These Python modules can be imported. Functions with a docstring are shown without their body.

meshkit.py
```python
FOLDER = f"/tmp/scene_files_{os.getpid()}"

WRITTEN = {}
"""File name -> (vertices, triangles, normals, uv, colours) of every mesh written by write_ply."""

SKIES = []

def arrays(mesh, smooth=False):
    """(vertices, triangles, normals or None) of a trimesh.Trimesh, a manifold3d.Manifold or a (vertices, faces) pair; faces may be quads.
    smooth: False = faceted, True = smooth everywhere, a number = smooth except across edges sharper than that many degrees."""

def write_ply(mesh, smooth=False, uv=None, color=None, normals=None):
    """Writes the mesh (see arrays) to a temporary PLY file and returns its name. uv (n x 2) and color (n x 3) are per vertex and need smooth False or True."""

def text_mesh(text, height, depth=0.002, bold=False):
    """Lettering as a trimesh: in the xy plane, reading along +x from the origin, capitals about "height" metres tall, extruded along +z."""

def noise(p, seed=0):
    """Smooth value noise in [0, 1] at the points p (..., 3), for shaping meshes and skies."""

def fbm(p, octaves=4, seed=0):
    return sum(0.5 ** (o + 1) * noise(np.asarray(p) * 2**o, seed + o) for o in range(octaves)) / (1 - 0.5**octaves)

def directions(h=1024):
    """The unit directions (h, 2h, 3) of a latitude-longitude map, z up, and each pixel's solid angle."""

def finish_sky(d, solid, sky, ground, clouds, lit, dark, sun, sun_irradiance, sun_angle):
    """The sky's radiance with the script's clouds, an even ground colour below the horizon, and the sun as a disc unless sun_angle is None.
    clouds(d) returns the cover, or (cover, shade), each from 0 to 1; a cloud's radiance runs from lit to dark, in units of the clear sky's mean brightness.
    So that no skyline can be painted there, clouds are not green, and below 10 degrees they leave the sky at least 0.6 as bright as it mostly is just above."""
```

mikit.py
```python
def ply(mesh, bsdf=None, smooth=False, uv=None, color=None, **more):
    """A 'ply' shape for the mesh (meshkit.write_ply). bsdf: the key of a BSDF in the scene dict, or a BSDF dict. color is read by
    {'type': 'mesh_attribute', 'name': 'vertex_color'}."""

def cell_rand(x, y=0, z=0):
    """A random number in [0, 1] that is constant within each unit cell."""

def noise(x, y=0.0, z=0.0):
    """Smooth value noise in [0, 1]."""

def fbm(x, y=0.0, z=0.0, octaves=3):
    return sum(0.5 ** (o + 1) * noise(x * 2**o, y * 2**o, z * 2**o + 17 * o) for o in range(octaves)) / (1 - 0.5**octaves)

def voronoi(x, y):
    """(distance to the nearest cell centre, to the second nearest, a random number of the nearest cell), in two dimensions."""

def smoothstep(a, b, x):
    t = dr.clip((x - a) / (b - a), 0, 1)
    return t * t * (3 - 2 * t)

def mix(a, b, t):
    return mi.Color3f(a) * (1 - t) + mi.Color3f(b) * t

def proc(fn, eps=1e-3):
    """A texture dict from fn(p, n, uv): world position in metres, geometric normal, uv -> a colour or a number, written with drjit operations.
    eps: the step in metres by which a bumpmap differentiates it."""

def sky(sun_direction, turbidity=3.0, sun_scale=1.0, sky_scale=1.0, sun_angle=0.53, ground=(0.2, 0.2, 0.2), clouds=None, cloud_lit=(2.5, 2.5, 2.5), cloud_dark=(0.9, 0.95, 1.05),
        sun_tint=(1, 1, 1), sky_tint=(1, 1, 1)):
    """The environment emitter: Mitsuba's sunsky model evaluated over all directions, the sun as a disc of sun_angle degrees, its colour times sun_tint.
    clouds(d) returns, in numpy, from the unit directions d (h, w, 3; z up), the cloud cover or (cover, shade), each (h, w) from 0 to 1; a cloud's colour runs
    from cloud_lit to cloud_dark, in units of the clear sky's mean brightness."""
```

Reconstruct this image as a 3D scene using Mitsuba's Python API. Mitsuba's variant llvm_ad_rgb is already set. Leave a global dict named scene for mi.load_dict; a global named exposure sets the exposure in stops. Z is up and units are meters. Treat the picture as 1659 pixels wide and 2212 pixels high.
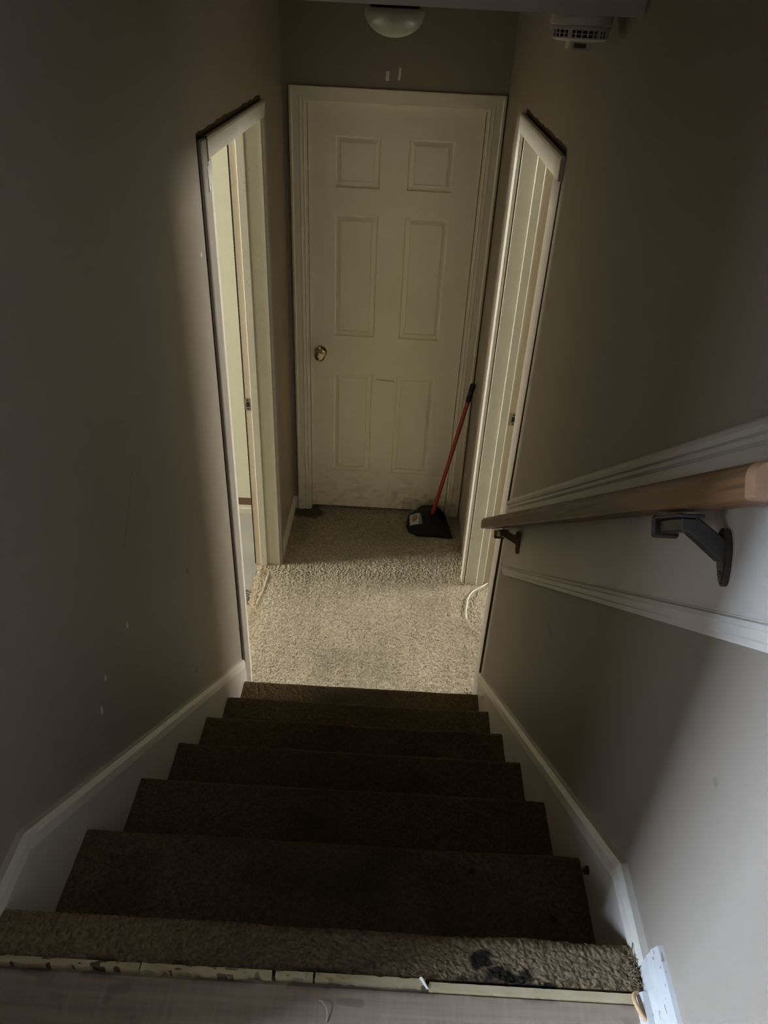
import math, random
import numpy as np, trimesh, shapely
from shapely.geometry import Polygon, box as sbox
import drjit as dr, mitsuba as mi
import mikit, meshkit
import manifold3d as m3
from mikit import noise, fbm, smoothstep, mix

random.seed(7); RNG = np.random.default_rng(7)
T = mi.ScalarTransform4f
scene, labels = {'type': 'scene'}, {}

# ------------------------------------------------------------------ camera, exposure, daylight
exposure = -0.42
W_, H_, F_ = 1659, 2212, 1622.8
PITCH, YAW, ROLL = math.radians(34.301), math.radians(-0.369), math.radians(2.99)
CAM = np.array([0.0006, -3.5062, 2.4004])
fw = np.array([math.sin(YAW) * math.cos(PITCH), math.cos(YAW) * math.cos(PITCH), -math.sin(PITCH)])
r0 = np.array([math.cos(YAW), -math.sin(YAW), 0]); u0 = np.cross(r0, fw)
upv = -r0 * math.sin(ROLL) + u0 * math.cos(ROLL)
scene['camera'] = {'type': 'perspective', 'fov': 2 * math.degrees(math.atan(W_ / 2 / F_)), 'fov_axis': 'x', 'near_clip': 0.02, 'far_clip': 60,
                   'to_world': T().look_at(origin=CAM.tolist(), target=(CAM + fw).tolist(), up=upv.tolist())}
# daylight through the windows of the house: (wall x, facing, y0, y1, z0, z1, radiance)
WINDOWS = [
    (-4.60, +1, -1.44, -0.74, 1.74, 2.33, (285, 282, 258)),      # room on the left of the hall
    (4.60, -1, -0.82, 0.74, 1.74, 2.33, (132, 130.5, 124)),        # room on the right of the hall
    (-3.60, +1, -5.75, -4.95, 2.20, 3.10, (17, 19, 22)),    # added unseen window, brightens the right stair wall
    (-3.60, +1, -4.70, -3.90, 2.60, 3.30, (275, 340, 445)),     # upstairs, behind the camera
]

# ------------------------------------------------------------------ main dimensions (metres)
XL, XR = -0.533, 0.400            # stair and hall walls
YB = 0.014                        # back wall
CZ = 2.392                        # hall ceiling
YH = -1.916                       # face of the wall above the stairs
Y1, TR, RI = -1.471, 0.2462, 0.1856   # first nosing, tread, riser
LZ = 7 * RI                       # landing
SL = math.atan2(RI, TR); CS, SN = math.cos(SL), math.sin(SL)
UZ = 3.74                         # ceiling upstairs


# ------------------------------------------------------------------ mesh helpers
def fixed(m):
    if m.volume < 0:
        m.invert()
    return m


def bx(x0, x1, y0, y1, z0, z1, c=0.0):
    """box, chamfered by c"""
    x0, x1, y0, y1, z0, z1 = min(x0, x1), max(x0, x1), min(y0, y1), max(y0, y1), min(z0, z1), max(z0, z1)
    if c <= 0:
        m = trimesh.creation.box((x1 - x0, y1 - y0, z1 - z0))
        m.apply_translation(((x0 + x1) / 2, (y0 + y1) / 2, (z0 + z1) / 2))
        return m
    p = []
    for i in (0, 1):
        for j in (0, 1):
            for k in (0, 1):
                b = np.array([(x0, x1)[i], (y0, y1)[j], (z0, z1)[k]], float)
                s = np.array([1 - 2 * i, 1 - 2 * j, 1 - 2 * k]) * c
                for q in ((0, 1, 1), (1, 0, 1), (1, 1, 0)):
                    p.append(b + s * np.array(q))
    return trimesh.convex.convex_hull(np.array(p))


def ext(poly, axis, a0, a1):
    """extrudes a shapely polygon along x (poly in y, z), y (poly in x, z) or z (poly in x, y)"""
    parts = []
    for g in getattr(poly, 'geoms', [poly]):
        m = trimesh.creation.extrude_polygon(g, a1 - a0, engine='earcut')
        v = m.vertices.copy()
        if axis == 'x':
            v = np.c_[v[:, 2] + a0, v[:, 0], v[:, 1]]
        elif axis == 'y':
            v = np.c_[v[:, 0], v[:, 2] + a0, v[:, 1]]
        else:
            v = np.c_[v[:, 0], v[:, 1], v[:, 2] + a0]
        parts.append(fixed(trimesh.Trimesh(v, m.faces, process=False)))
    return cat(parts)


def cat(ms):
    return trimesh.util.concatenate(ms) if len(ms) > 1 else ms[0]


def prism(prof, P0, P1, A, B, ma=(0, 0), mb=(0, 0)):
    """profile points (a, b) swept from P0 to P1, a along A and b along B; each end is cut aslant by ma (per a) and mb (per b)"""
    prof = np.array(prof, float); P0, P1, A, B = (np.array(v, float) for v in (P0, P1, A, B))
    D = (P1 - P0) / np.linalg.norm(P1 - P0)
    base = prof[:, :1] * A + prof[:, 1:] * B
    s = prof[:, :1] * ma[0] + prof[:, 1:] * mb[0]; e = prof[:, :1] * ma[1] + prof[:, 1:] * mb[1]
    n = len(prof)
    v = np.vstack([P0 + base + s * D, P1 + base + e * D])
    f = [[i, (i + 1) % n, n + (i + 1) % n] for i in range(n)] + [[i, n + (i + 1) % n, n + i] for i in range(n)]
    area = 0.5 * sum(prof[i][0] * prof[(i + 1) % n][1] - prof[(i + 1) % n][0] * prof[i][1] for i in range(n))
    pl = Polygon(prof)
    _, tri = trimesh.creation.triangulate_polygon(pl, engine='earcut')
    tv, _ = trimesh.creation.triangulate_polygon(pl, engine='earcut')
    idx = [int(np.argmin(((prof - p) ** 2).sum(1))) for p in tv]
    tri = np.array(idx)[tri]
    tri = np.array([t if ((prof[t[1]] - prof[t[0]])[0] * (prof[t[2]] - prof[t[0]])[1] - (prof[t[1]] - prof[t[0]])[1] * (prof[t[2]] - prof[t[0]])[0]) * area > 0 else t[::-1] for t in tri])
    f += [list(t[::-1]) for t in tri] + [[n + a for a in t] for t in tri]
    return fixed(trimesh.Trimesh(v, np.array(f), process=False))


def lathe(prof, axis='z', at=(0, 0, 0), n=40):
    m = trimesh.creation.revolve(np.array(prof, float), sections=n)
    v = m.vertices.copy()
    if axis == '-y':
        v = np.c_[v[:, 0], -v[:, 2], v[:, 1]]
    m = trimesh.Trimesh(v + np.array(at), m.faces, process=False)
    return fixed(m)


def tube(pts, r, n=10, steps=12):
    from scipy.interpolate import CubicSpline
    p = np.array(pts, float)
    if len(p) > 2:
        t = np.r_[0, np.cumsum(np.linalg.norm(np.diff(p, axis=0), axis=1))]
        p = CubicSpline(t, p)(np.linspace(0, t[-1], steps * (len(p) - 1) + 1))
    d = np.gradient(p, axis=0); d /= np.linalg.norm(d, axis=1, keepdims=True)
    ref = np.array([0.13, 0.2, 1.0]) if abs(d[:, 2]).mean() < 0.8 else np.array([1.0, 0.1, 0.1])
    a = np.cross(d, ref); a /= np.linalg.norm(a, axis=1, keepdims=True); b = np.cross(d, a)
    r = np.broadcast_to(r, (len(p),))
    ang = np.arange(n) * 2 * math.pi / n
    v = (p[:, None] + r[:, None, None] * (np.cos(ang)[None, :, None] * a[:, None] + np.sin(ang)[None, :, None] * b[:, None])).reshape(-1, 3)
    f = []
    for i in range(len(p) - 1):
        for j in range(n):
            k = (j + 1) % n
            f += [[i * n + j, i * n + k, (i + 1) * n + k], [i * n + j, (i + 1) * n + k, (i + 1) * n + j]]
    v = np.vstack([v, p[:1], p[-1:]]); c0, c1 = len(v) - 2, len(v) - 1; L = (len(p) - 1) * n
    for j in range(n):
        k = (j + 1) % n
        f += [[c0, k, j], [c1, L + j, L + k]]
    return fixed(trimesh.Trimesh(v, np.array(f), process=False))


def sp(m, shear=0.0):
    """local (x, s, p): s up along the stair pitch towards the landing, p square to it -> world"""
    v = m.vertices; s, p = v[:, 1], v[:, 2] - shear * (v[:, 1] - 0.5)
    w = np.c_[v[:, 0], Y1 - (s * CS - p * SN), RI + s * SN + p * CS]
    return fixed(trimesh.Trimesh(w, m.faces, process=False))


def spt(x, s, p):
    return np.array([x, Y1 - (s * CS - p * SN), RI + s * SN + p * CS])


used = {}


def numbered(k):
    used[k] = used.get(k, -1) + 1
    return k if used[k] == 0 else f'{k}_{used[k]:03d}'


def obj(name, mesh, bsdf, parent=None, smooth=False, label=None, kind=None, category=None, group=None, **more):
    key = numbered(parent + '__' + name if parent else name)
    scene[key] = mikit.ply(mesh, bsdf, smooth=smooth, **more)
    tag(key, label, category, group, kind)
    return key


def tag(key, label=None, category=None, group=None, kind=None):
    d = {k: v for k, v in dict(label=label, category=category, group=group, kind=kind).items() if v}
    if d:
        labels[key] = d


def thing(name, label, category, group=None, kind=None):
    key = numbered(name); tag(key, label, category, group, kind)
    return key


# ------------------------------------------------------------------ materials
def mat(name, col, rough=0.6, spec=0.4, bump=None, bscale=1.0, **more):
    b = {'type': 'principled', 'base_color': mikit.proc(col) if callable(col) else {'type': 'rgb', 'value': list(col)},
         'roughness': rough, 'specular': spec, **more}
    if bump is not None:
        b = {'type': 'bumpmap', 'arbitrary': mikit.proc(bump, eps=8e-4), 'scale': bscale, 'bsdf': b}
    scene[name] = {'type': 'twosided', 'bsdf': b}


C3 = mi.Color3f


def spot(p, x, y, z, ry, rz, soft=0.35):
    q = dr.sqrt(dr.square((p.y - y) / ry) + dr.square((p.z - z) / rz))
    return 1 - smoothstep(1 - soft, 1 + soft, q)


def stroke(p, y0, z0, y1, z1, w):
    dy, dz = y1 - y0, z1 - z0; L2 = dy * dy + dz * dz
    t = dr.clip(((p.y - y0) * dy + (p.z - z0) * dz) / L2, 0, 1)
    d = dr.sqrt(dr.square(p.y - y0 - t * dy) + dr.square(p.z - z0 - t * dz))
    return 1 - smoothstep(w * 0.5, w, d)


def wall_col(p, n, uv):
    big = fbm(p.x * 2.1 + 3, p.y * 2.1, p.z * 1.6, 3)
    c = mix((0.225, 0.186, 0.144), (0.272, 0.228, 0.181), big)
    left = dr.select(p.x < -0.3, 1.0, 0.0)
    chip = spot(p, 0, -1.489, 1.818, .006, .006) + spot(p, 0, -2.495, 1.281, .005, .008) + spot(p, 0, -2.537, 1.236, .005, .010) + spot(p, 0, -2.355, 1.292, .005, .008)
    dark = spot(p, 0, -1.934, 1.097, .006, .010) + spot(p, 0, -1.969, .754, .012, .006) + 0.7 * stroke(p, -2.195, 1.57, -2.30, 1.45, .0028) + 0.9 * spot(p, 0, -.155, 1.13, .007, .04)
    tan = spot(p, 0, -.17, .80, .12, .24, .12) * smoothstep(.35, .55, noise(p.y * 22, p.z * 9) + .25)
    right = dr.select(p.x > 0.3, 1.0, 0.0)
    rdark = 0.5 * spot(p, 0, -2.176, 1.182, .03, .006) + 0.5 * spot(p, 0, -2.945, 1.662, .006, .006) + 0.35 * stroke(p, -.75, .12, -1.35, .10, .02)
    c = mix(c, (.55, .52, .47), dr.clip(chip * left, 0, 1))
    c = mix(c, (.30, .22, .125), dr.clip(tan * left * .8, 0, 1) * dr.select(n.x > 0.5, 1.0, 0.0))
    c = mix(c, (.10, .085, .07), dr.clip(dark * left + rdark * right, 0, 1) * .75)
    return c


def fine(p, n, uv):
    return fbm(p.x * 260, p.y * 260, p.z * 260, 2)


mat('wall_paint', wall_col, rough=0.55, spec=0.35, bump=fine, bscale=0.0006)
mat('ceiling_paint', (0.20, 0.17, 0.14), rough=0.9, spec=0.1)
mat('unseen_dark', (.045, .032, .019), rough=0.8, spec=0.1)  # unseen ceiling and rear wall, made dark to cut the bounced light
mat('header_paint', (0.62, 0.53, 0.45), rough=0.8, spec=0.2)
mat('cream_paint', (0.56, 0.55, 0.43), rough=0.7, spec=0.2)


def trim_col(p, n, uv):
    g = fbm(p.x * 9, p.y * 9, p.z * 9, 3)
    c = mix((.55, .51, .425), (.62, .58, .49), g)
    scuff = smoothstep(.80, .86, noise(p.x * 150, p.y * 150, p.z * 70)) * smoothstep(.55, .75, noise(p.x * 6, p.y * 6, p.z * 6))
    return mix(c, (.20, .16, .12), scuff * .28)


mat('trim_paint', trim_col, rough=0.38, spec=0.5)


def worn_trim_col(p, n, uv):
    c = mix((.40, .39, .37), (.46, .455, .435), fbm(p.x * 30, p.y * 30, p.z * 30, 2))
    scuff = smoothstep(.80, .86, noise(p.x * 260, p.y * 140, p.z * 260))
    return mix(c, (.22, .19, .15), scuff * .8)


mat('board_paint', lambda p, n, uv: mix((.46, .41, .355), (.52, .47, .41), fbm(p.x * 6, p.y * 6, p.z * 6, 3)), rough=0.42, spec=0.4)
mat('board_trim', lambda p, n, uv: mix((.46, .42, .36), (.55, .505, .44), fbm(p.x * 30, p.y * 5, p.z * 5, 3)), rough=0.42, spec=0.4)
mat('taupe_shaded_trim', lambda p, n, uv: mix((.23, .20, .165), (.29, .255, .21), fbm(p.x * 14, p.y * 14, p.z * 6, 3)), rough=0.45, spec=0.4)
mat('worn_trim_paint', worn_trim_col, rough=0.45, spec=0.4)


def door_col(p, n, uv):
    c = mix((.76, .70, .57), (.82, .765, .64), fbm(p.x * 5, p.z * 5, 0, 3))
    low = smoothstep(.42, .03, p.z)
    grime = low * smoothstep(.45, .75, fbm(p.x * 26, p.z * 40, 4, 3))
    s1 = spot(p, 0, 0, 0, 9, 9) * 0.0
    line = 1 - smoothstep(.002, .005, dr.abs(p.z - (.800 - .06 * (p.x + .09)))) 
    line = line * smoothstep(-.105, -.09, p.x) * smoothstep(.0, -.01, p.x)
    foot = smoothstep(.62, .7, noise(p.x * 34, p.z * 26, 2)) * smoothstep(.17, .10, p.z) * smoothstep(-.05, .05, p.x)
    return mix(c, (.16, .13, .09), dr.clip(grime * .22 + line * .6 + foot * .3, 0, .85) + s1)


mat('door_paint', door_col, rough=0.42, spec=0.45)


def jamb_col(p, n, uv):
    c = trim_col(p, n, uv)
    g = fbm(p.x * 60, p.y * 60, p.z * 3, 3)
    bare = mix((.50, .42, .31), (.60, .53, .42), g)
    bare = mix(bare, (.50, .39, .30), smoothstep(.55, .8, noise(p.z * 3.1 + 9, p.x * 5)) * .5)
    k = dr.select(dr.abs(p.x + .065) > .565, 1.0, 0.0)
    return mix(c, bare, k)


mat('jamb_paint', jamb_col, rough=0.5, spec=0.35)
mat('gap_wood', lambda p, n, uv: mix((.05, .034, .018), (.11, .078, .045), fbm(p.x * 40, p.y * 14, p.z * 60, 3)), rough=0.9, spec=0.1)


def pile(p):
    return fbm(p.x * 150, p.y * 120, p.z * 130, 2)


def carpet_base(p):
    g = noise(p.x * 300, p.y * 300, p.z * 300)
    c = mix((.155, .132, .098), (.345, .305, .240), smoothstep(.15, .85, .55 * g + .45 * pile(p)))
    return c * (0.84 + 0.32 * fbm(p.x * 5, p.y * 5, p.z * 5, 2))


def hall_carpet_col(p, n, uv):
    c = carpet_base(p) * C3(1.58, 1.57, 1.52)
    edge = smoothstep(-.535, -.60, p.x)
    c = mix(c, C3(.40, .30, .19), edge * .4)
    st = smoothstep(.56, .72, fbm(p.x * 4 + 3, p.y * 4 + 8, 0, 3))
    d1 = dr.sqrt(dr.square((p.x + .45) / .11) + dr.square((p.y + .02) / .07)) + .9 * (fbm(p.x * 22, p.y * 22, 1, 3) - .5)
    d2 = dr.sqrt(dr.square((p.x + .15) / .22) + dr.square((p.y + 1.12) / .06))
    k = dr.clip(st * .12 + .35 * smoothstep(-.5, -.1, p.y + .5 * (fbm(p.x * 3, p.y * 3, 2, 3) - .5)) + (1 - smoothstep(.4, 1.2, d1)) * .8 + (1 - smoothstep(.3, 1.2, d2)) * .16, 0, .9)  # stains, plus grime and painted shade deepening towards the end door
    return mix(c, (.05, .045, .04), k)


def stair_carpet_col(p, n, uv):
    c = carpet_base(p) * C3(.46, .38, .28)  # tinted darker than the hall carpet: dirt plus stairwell shade put into the colour
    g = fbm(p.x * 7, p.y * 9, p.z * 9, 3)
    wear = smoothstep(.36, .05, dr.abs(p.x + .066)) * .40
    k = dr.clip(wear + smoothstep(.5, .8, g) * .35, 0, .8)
    for x, y in ((.188, -2.747), (.322, -2.825)):
        k = dr.maximum(k, .9 * (1 - smoothstep(.004, .011, dr.sqrt(dr.square(p.x - x) + dr.square((p.y - y))))))
    return mix(c, (.030, .024, .018), k)


def nosing_carpet_col(p, n, uv):
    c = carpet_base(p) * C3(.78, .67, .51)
    wear = smoothstep(.30, .05, dr.abs(p.x + .06)) * .5
    w1 = noise(p.x * 70, p.y * 70, 5) * .012
    def blot(x, y, a, b):
        return 1 - smoothstep(.7, 1.25, dr.sqrt(dr.square((p.x - x + w1) / a) + dr.square((p.y - y + w1) / b)))
    k = dr.maximum(dr.maximum(blot(.172, -2.980, .020, .011), blot(.206, -3.000, .036, .013)), blot(.248, -3.014, .036, .008))
    k2 = smoothstep(-3.004, -3.016, p.y) * smoothstep(.5, .65, noise(p.x * 28, 4)) * .8
    return mix(mix(c, (.045, .034, .024), wear * .95), (.014, .013, .013), dr.clip(dr.maximum(k * .95, k2), 0, .95))


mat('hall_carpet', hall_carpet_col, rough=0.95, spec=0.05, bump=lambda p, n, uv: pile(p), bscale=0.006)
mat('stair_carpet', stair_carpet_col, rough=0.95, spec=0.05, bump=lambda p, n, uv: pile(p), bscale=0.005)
mat('nosing_carpet', nosing_carpet_col, rough=0.95, spec=0.05, bump=lambda p, n, uv: pile(p), bscale=0.004)


def plank_col(p, n, uv):
    row = dr.floor((p.y + 3.03) / .19)
    grain = fbm(p.x * 7 + row * 5, p.y * 160, 0, 3)
    cross = noise(p.x * 170, p.y * 8) * .5 + noise(p.x * 320, p.y * 30) * .5
    c = mix((.235, .176, .130), (.395, .318, .242), .65 * grain + .35 * cross)
    dirt = smoothstep(.68, .78, noise(p.x * 45, p.y * 60, 3)) * smoothstep(.55, .7, noise(p.x * 9, p.y * 9, 7))
    edge = smoothstep(-3.042, -3.030, p.y) * smoothstep(.35, .65, noise(p.x * 25, p.y * 60))
    return mix(c, (.07, .055, .05), dr.clip(dirt * .3 + edge * .6, 0, .9))


mat('laminate', plank_col, rough=0.5, spec=0.4)
mat('strip_paint', lambda p, n, uv: mix(mix((.50, .41, .245), (.58, .49, .31), noise(p.x * 50, p.y * 200)), (.10, .075, .05), smoothstep(.74, .80, noise(p.x * 120, p.y * 260, 2)) * smoothstep(.1, -.3, p.x)), rough=0.4, spec=0.4)
mat('vinyl', lambda p, n, uv: mix((.30, .29, .25), (.36, .35, .31), fbm(p.x * 8, p.y * 8, 0, 3)), rough=0.35, spec=0.5)
mat('brass', (.50, .41, .25), rough=0.10, metallic=1.0)
mat('old_steel', lambda p, n, uv: mix((.20, .17, .13), (.42, .38, .31), noise(p.x * 300, p.y * 300, p.z * 300)), rough=0.4, metallic=0.8)
mat('dark_bronze', lambda p, n, uv: mix((.020, .019, .017), (.05, .045, .038), fbm(p.x * 90, p.y * 90, p.z * 90, 3)), rough=0.42, spec=0.5)
mat('brass_worn', lambda p, n, uv: mix((.16, .12, .06), (.34, .26, .13), fbm(p.x * 120, p.y * 120, p.z * 120, 3)), rough=0.4, metallic=0.7)


def rail_col(p, n, uv):
    s = -(p.y - Y1) * CS + (p.z - RI) * SN; q = (p.y - Y1) * SN + (p.z - RI) * CS
    g = fbm(s * 5, q * 120, p.x * 120, 4)
    c = mix((.085, .038, .014), (.19, .095, .040), g)
    lines = smoothstep(.62, .72, noise(s * 7, q * 260, p.x * 260))
    c = mix(c, (.045, .026, .014), lines * .5)
    stain = smoothstep(.60, .74, fbm(s * 8 + 4, q * 20, p.x * 20, 3))
    blot = (1 - smoothstep(.5, 1.2, dr.sqrt(dr.square((s - 1.90) / .16) + dr.square((q - .600) / .016))))
    c = mix(c, (.030, .020, .013), dr.clip(stain * .55 + blot * .75, 0, .9))
    return mix(c, C3(.26, .22, .17) * (.6 + .4 * g), smoothstep(1.05, .45, s) * .30)


mat('rail_wood', rail_col, rough=0.45, spec=0.4)
mat('rail_end_wood', lambda p, n, uv: mix((.20, .105, .055), (.27, .155, .085), fbm(p.x * 200, p.y * 30, p.z * 30, 3)), rough=0.4, spec=0.4)
mat('black_plastic', (.008, .008, .009), rough=0.5, spec=0.25)
mat('red_handle', (.28, .028, .022), rough=0.35, spec=0.5)


def label_col(p, n, uv):
    a = noise(p.x * 160, p.y * 160, p.z * 90)
    d = dr.sqrt(dr.square((p.x - .150) / .017) + dr.square((p.y + .118) / .026)) + .5 * (a - .5)
    c = mix((.42, .40, .37), (.22, .15, .10), 1 - smoothstep(.75, 1.05, d))
    c = mix(c, (.36, .27, .19), (1 - smoothstep(.3, .5, d)) * .7)
    return mix(c, (.08, .12, .19), smoothstep(.168, .174, p.x + .006 * (a - .5)) * .85)


mat('paper_label', label_col, rough=0.5, spec=0.3)
mat('cord_white', (.72, .70, .65), rough=0.5, spec=0.4)
mat('detector_plastic', (.60, .57, .53), rough=0.45, spec=0.4)
mat('slot_black', (.03, .028, .026), rough=0.8, spec=0.1)
mat('lamp_glass', (.30, .285, .235), rough=0.25, spec=0.5)
mat('filler', (.66, .64, .58), rough=0.9, spec=0.1)
mat('bare_splinter', (.74, .70, .62), rough=0.7, spec=0.2)
mat('tan_fibre', (.52, .34, .18), rough=0.8, spec=0.2)
mat('dark_fray', lambda p, n, uv: mix((.02, .025, .035), (.20, .21, .22), noise(p.x * 400, p.y * 400, p.z * 400)), rough=0.9, spec=0.1)
mat('brown_band', (.13, .075, .05), rough=0.8, spec=0.1)


# ------------------------------------------------------------------ the setting: walls, ceilings, floors
def jag(a, b, n, amp, axis):
    """points from a to b with ragged offsets on one axis"""
    t = np.linspace(0, 1, n + 2)[1:-1]
    p = np.array(a)[None] * (1 - t[:, None]) + np.array(b)[None] * t[:, None]
    p[:, axis] += RNG.uniform(0, amp, n)
    return [tuple(q) for q in p]


def wall_with_hole(y_far, y_near, ztop, n=26, rag=.006):
    hole = [(y_far, -.2), (y_far, ztop)] + jag((y_far, ztop), (y_near, ztop), n, rag, 1) + [(y_near, ztop), (y_near, -.2)]
    return Polygon(hole)


LDOOR = dict(far=-.515, near=-1.337)    # clear opening of the doorway on the left
RDOOR = dict(far=-.580, near=-1.295)
JZ = 2.036
lw = sbox(-3.258, -.25, .135, UZ).difference(wall_with_hole(-.500, -1.4395, 2.101))
obj('wall_left', ext(lw, 'x', XL - .12, XL), 'wall_paint', kind='structure', label='taupe stairwell wall with the left doorway, scuffed')
rw = sbox(-6.0, -.25, .135, UZ).difference(wall_with_hole(-.565, -1.416, 2.108))
obj('wall_right', ext(rw, 'x', XR, XR + .125), 'wall_paint', kind='structure', label='taupe stairwell wall carrying the handrail')
bw = sbox(XL, -.25, XR, CZ + .1).difference(sbox(-.452, -.3, .342, 2.052))
wb = obj('wall_back', ext(bw, 'y', YB, YB + .12), 'wall_paint', kind='structure', label='dark end wall around the closed panel door')
obj('wall_header', ext(sbox(XL, CZ, XR, UZ), 'y', YH, YH + .12), 'header_paint', kind='structure', label='edge of the upper wall above the stairs')
obj('ceiling', bx(XL, XR, YH + .12, YB, CZ, CZ + .1), 'ceiling_paint', kind='structure', label='hall ceiling seen edge on')
# hidden side of the house: upstairs room around the landing
obj('ceiling_upstairs', bx(-3.8, XR + .12, -6.1, YH, UZ, UZ + .1), 'unseen_dark', kind='structure')
obj('wall_upstairs_front', bx(-3.6, XL - .12, -3.258, -3.138, LZ - .02, UZ), 'wall_paint', kind='structure')
obj('added_wall_upstairs_left', bx(XL - .12, XL, -6.0, -3.90, LZ - .02, UZ), 'wall_paint', kind='structure')  # added unseen wall, narrows the daylight reaching the right wall
obj('added_wall_upstairs_lintel', bx(XL - .12, XL, -3.90, -3.258, 3.33, UZ), 'wall_paint', kind='structure')  # added unseen lintel, keeps daylight off the upper right wall
obj('wall_upstairs_rear', bx(-3.8, XR + .125, -6.12, -6.0, LZ - .02, UZ), 'unseen_dark', kind='structure')
# rooms left and right of the hall
obj('wall_left_room_back', bx(-4.6, XL - .12, -.05, .07, -.01, CZ), 'cream_paint', kind='structure', label='bright cream wall seen through the left doorway')
obj('wall_left_room_front', bx(-4.6, XL - .12, -3.06, -2.94, -.01, CZ), 'cream_paint', kind='structure')
obj('ceiling_left_room', bx(-4.7, XL - .12, -3.06, .07, CZ, CZ + .1), 'ceiling_paint', kind='structure')
obj('floor_left_room', bx(-4.7, XL - .112, -3.06, .07, -.12, -.010), 'vinyl', kind='structure', label='grey vinyl floor beyond the left doorway')
obj('wall_right_room_back', bx(XR + .125, 4.6, .9, 1.02, -.01, CZ), 'cream_paint', kind='structure')
obj('wall_right_room_front', bx(XR + .125, 4.6, -3.06, -2.94, -.01, CZ), 'cream_paint', kind='structure')
obj('ceiling_right_room', bx(XR + .125, 4.7, -3.06, 1.02, CZ, CZ + .1), 'ceiling_paint', kind='structure')
obj('floor_right_room', bx(XR + .112, 4.7, -3.06, 1.02, -.12, -.008), 'vinyl', kind='structure')

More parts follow.
